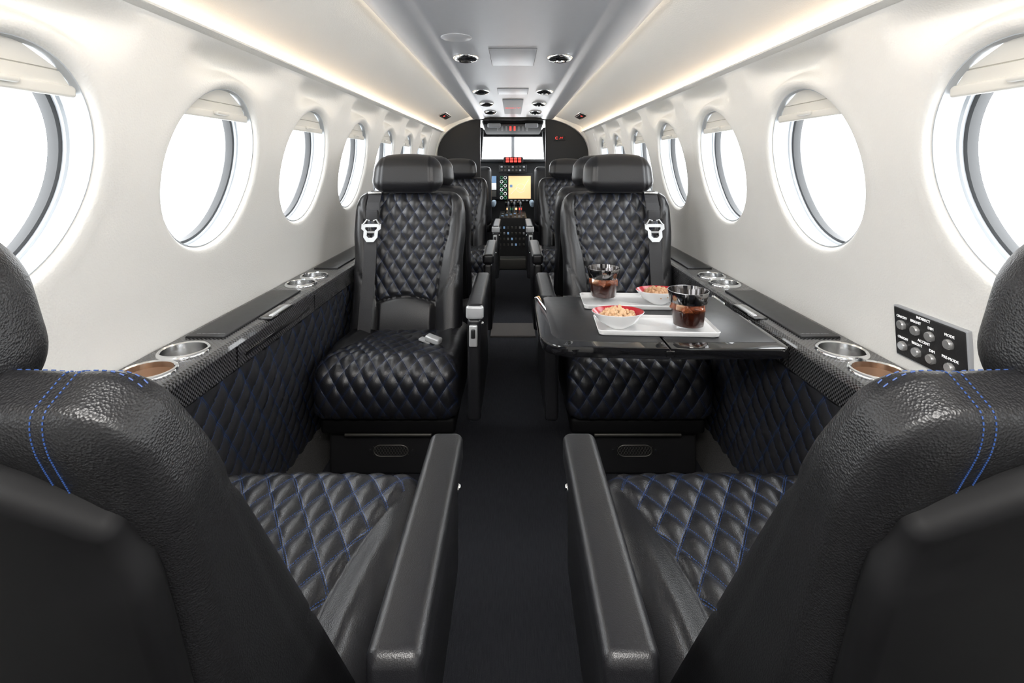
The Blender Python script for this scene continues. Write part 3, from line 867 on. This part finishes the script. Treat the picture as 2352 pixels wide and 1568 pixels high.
for i,x in enumerate((-.07,-.045,-.01,.015,.05,.075)):
    v,ff=join([tube_raw([(x,5.02,-.52+H),(x,4.98,-.42+H)],.006,8),rawbox((x,4.978,-.41+H),(.018,.03,.03),.006,k=2)])
    mk('throttle_lever',v,ff,'grey' if i%2 else 'gloss',pd)
box('lower_step',(0,4.53,-.91+H),(.40,.14,.096),.01,'dgrey',label='metal step edge at the cockpit doorway',cat='step')
oc=empty('overhead_console',(0,4.9,.30+H),label='dark cockpit overhead console with switches and eyebrow lights',cat='control console')
box('console_body',(0,4.85,.335+H),(.56,.6,.045),.02,'shell',oc,rot=Matrix.Rotation(math.radians(-6),3,'X'))
screen('console_lamp',1120,283,1150,293,4.56,'grey',oc,.03,.01); screen('console_lamp',1206,283,1236,293,4.56,'grey',oc,.03,.01)
for i in range(8): screen('console_switch',1142+i*9.5,290,1146+i*9.5,300,4.56,'redlight' if i in(3,4) else 'grey',oc,.012)
def beam(name,a,b,w,mat='shell',parent=None,**k):
    v,ff=tube_raw([a,b],w,8); return mk(name,v,ff,mat,parent,**k)
cs=empty('windshield_frame',(0,5.6,0),label='grey cockpit windshield framing with centre post',cat='window frame')
beam('frame_post',pxp(1178,376,5.75),pxp(1178,300,5.45),.022,'grey',cs)
beam('frame_post',pxp(1098,378,5.6),pxp(1103,298,5.2),.04,'shell',cs)
beam('frame_post',pxp(1258,378,5.6),pxp(1253,298,5.2),.04,'shell',cs)
beam('frame_header',pxp(1050,306,5.4),pxp(1306,306,5.4),.04,'shell',cs)
extr('cockpit_side',[(-.73,-.95),(-.70,-.95),(-.70,-.06),(-.73,-.06)],4.44,6.1,'dark',cs)
extr('cockpit_side',[(.73,-.95),(.70,-.95),(.70,-.06),(.73,-.06)],4.44,6.1,'dark',cs)
extr('cockpit_roof',[(-.60,.35),(-.40,.405),(.40,.405),(.60,.35),(.60,.37),(.40,.425),(-.40,.425),(-.60,.37)],4.44,5.45,'wall',cs)
extr('nose_deck',[(-.68,-.95),(.68,-.95),(.68,-.02),(-.68,-.02)],5.50,6.1,'dark',cs)
for s2 in (-1,1):
    ps=empty('pilot_seat',(s2*.38,4.9,0),label='black pilot seat with pale blue sheepskin cover',cat='seat',group='pilot seats')
    box('pilot_backrest',(s2*.38,4.72,-.32+H),(.36,.10,.55),.045,'plain',ps,k=4)
    box('pilot_cushion',(s2*.38,4.95,-.62+H),(.36,.42,.10),.04,'plain',ps,k=4)
    box('sheepskin_cover',(s2*.38,4.79,-.30+H),(.30,.06,.5),.028,'lamb',ps,k=4)
    box('pilot_armrest',(s2*.186,4.84,-.40+H),(.045,.28,.05),.02,'lamb',ps,k=4)
    box('pilot_pedestal',(s2*.38,4.95,-.81+H),(.25,.3,.296),.02,'dark',ps)
    yk=empty('control_yoke',(s2*.36,5.2,-.25+H),label='black control yoke on a column',cat='control wheel',group='control yokes')
    v,ff=join([tube_raw([(s2*.36+.11*math.cos(t),5.24,-.24+H+.09*math.sin(t)) for t in [pi*.85+i*pi*1.3/14 for i in range(15)]],.012,8),tube_raw([(s2*.36,5.24,-.33+H),(s2*.36,5.318,-.33+H)],.015,8)])
    mk('yoke_wheel',v,ff,'gloss',yk)
# ------------------------------------------------------------------ light
w=bpy.data.worlds.new('World'); sc.world=w; w.use_nodes=True
bg=w.node_tree.nodes['Background']; bg.inputs[0].default_value=(.95,.98,1,1); bg.inputs[1].default_value=8.3
def area(loc,rot,sx,sy,pw,col):
    l=bpy.data.lights.new('lamp','AREA'); l.shape='RECTANGLE'; l.size=sx; l.size_y=sy; l.energy=pw; l.color=col
    o=bpy.data.objects.new('fill_lamp',l); o.location=loc; o.rotation_euler=rot; COL.objects.link(o)
    meta(o,label='added soft fill lamp under the cabin ceiling, out of view',cat='lamp'); return o
area((0,-.10,H+.34),(math.radians(42),0,0),.5,.2,12,(1,.97,.93))  # added fill light out of view, brightening the seats from above
cam=bpy.data.cameras.new('Camera'); co=bpy.data.objects.new('Camera',cam); COL.objects.link(co)
co.location=(0,0,H); co.rotation_euler=(pi/2,0,0)
cam.sensor_width=36; cam.lens=F/2352*36; cam.shift_y=-(784-372)/2352; cam.shift_x=-2/2352; cam.clip_start=.01
sc.camera=co
try:
    sc.view_settings.view_transform='Standard'; sc.view_settings.look='None'
except Exception as ex_: print(ex_)
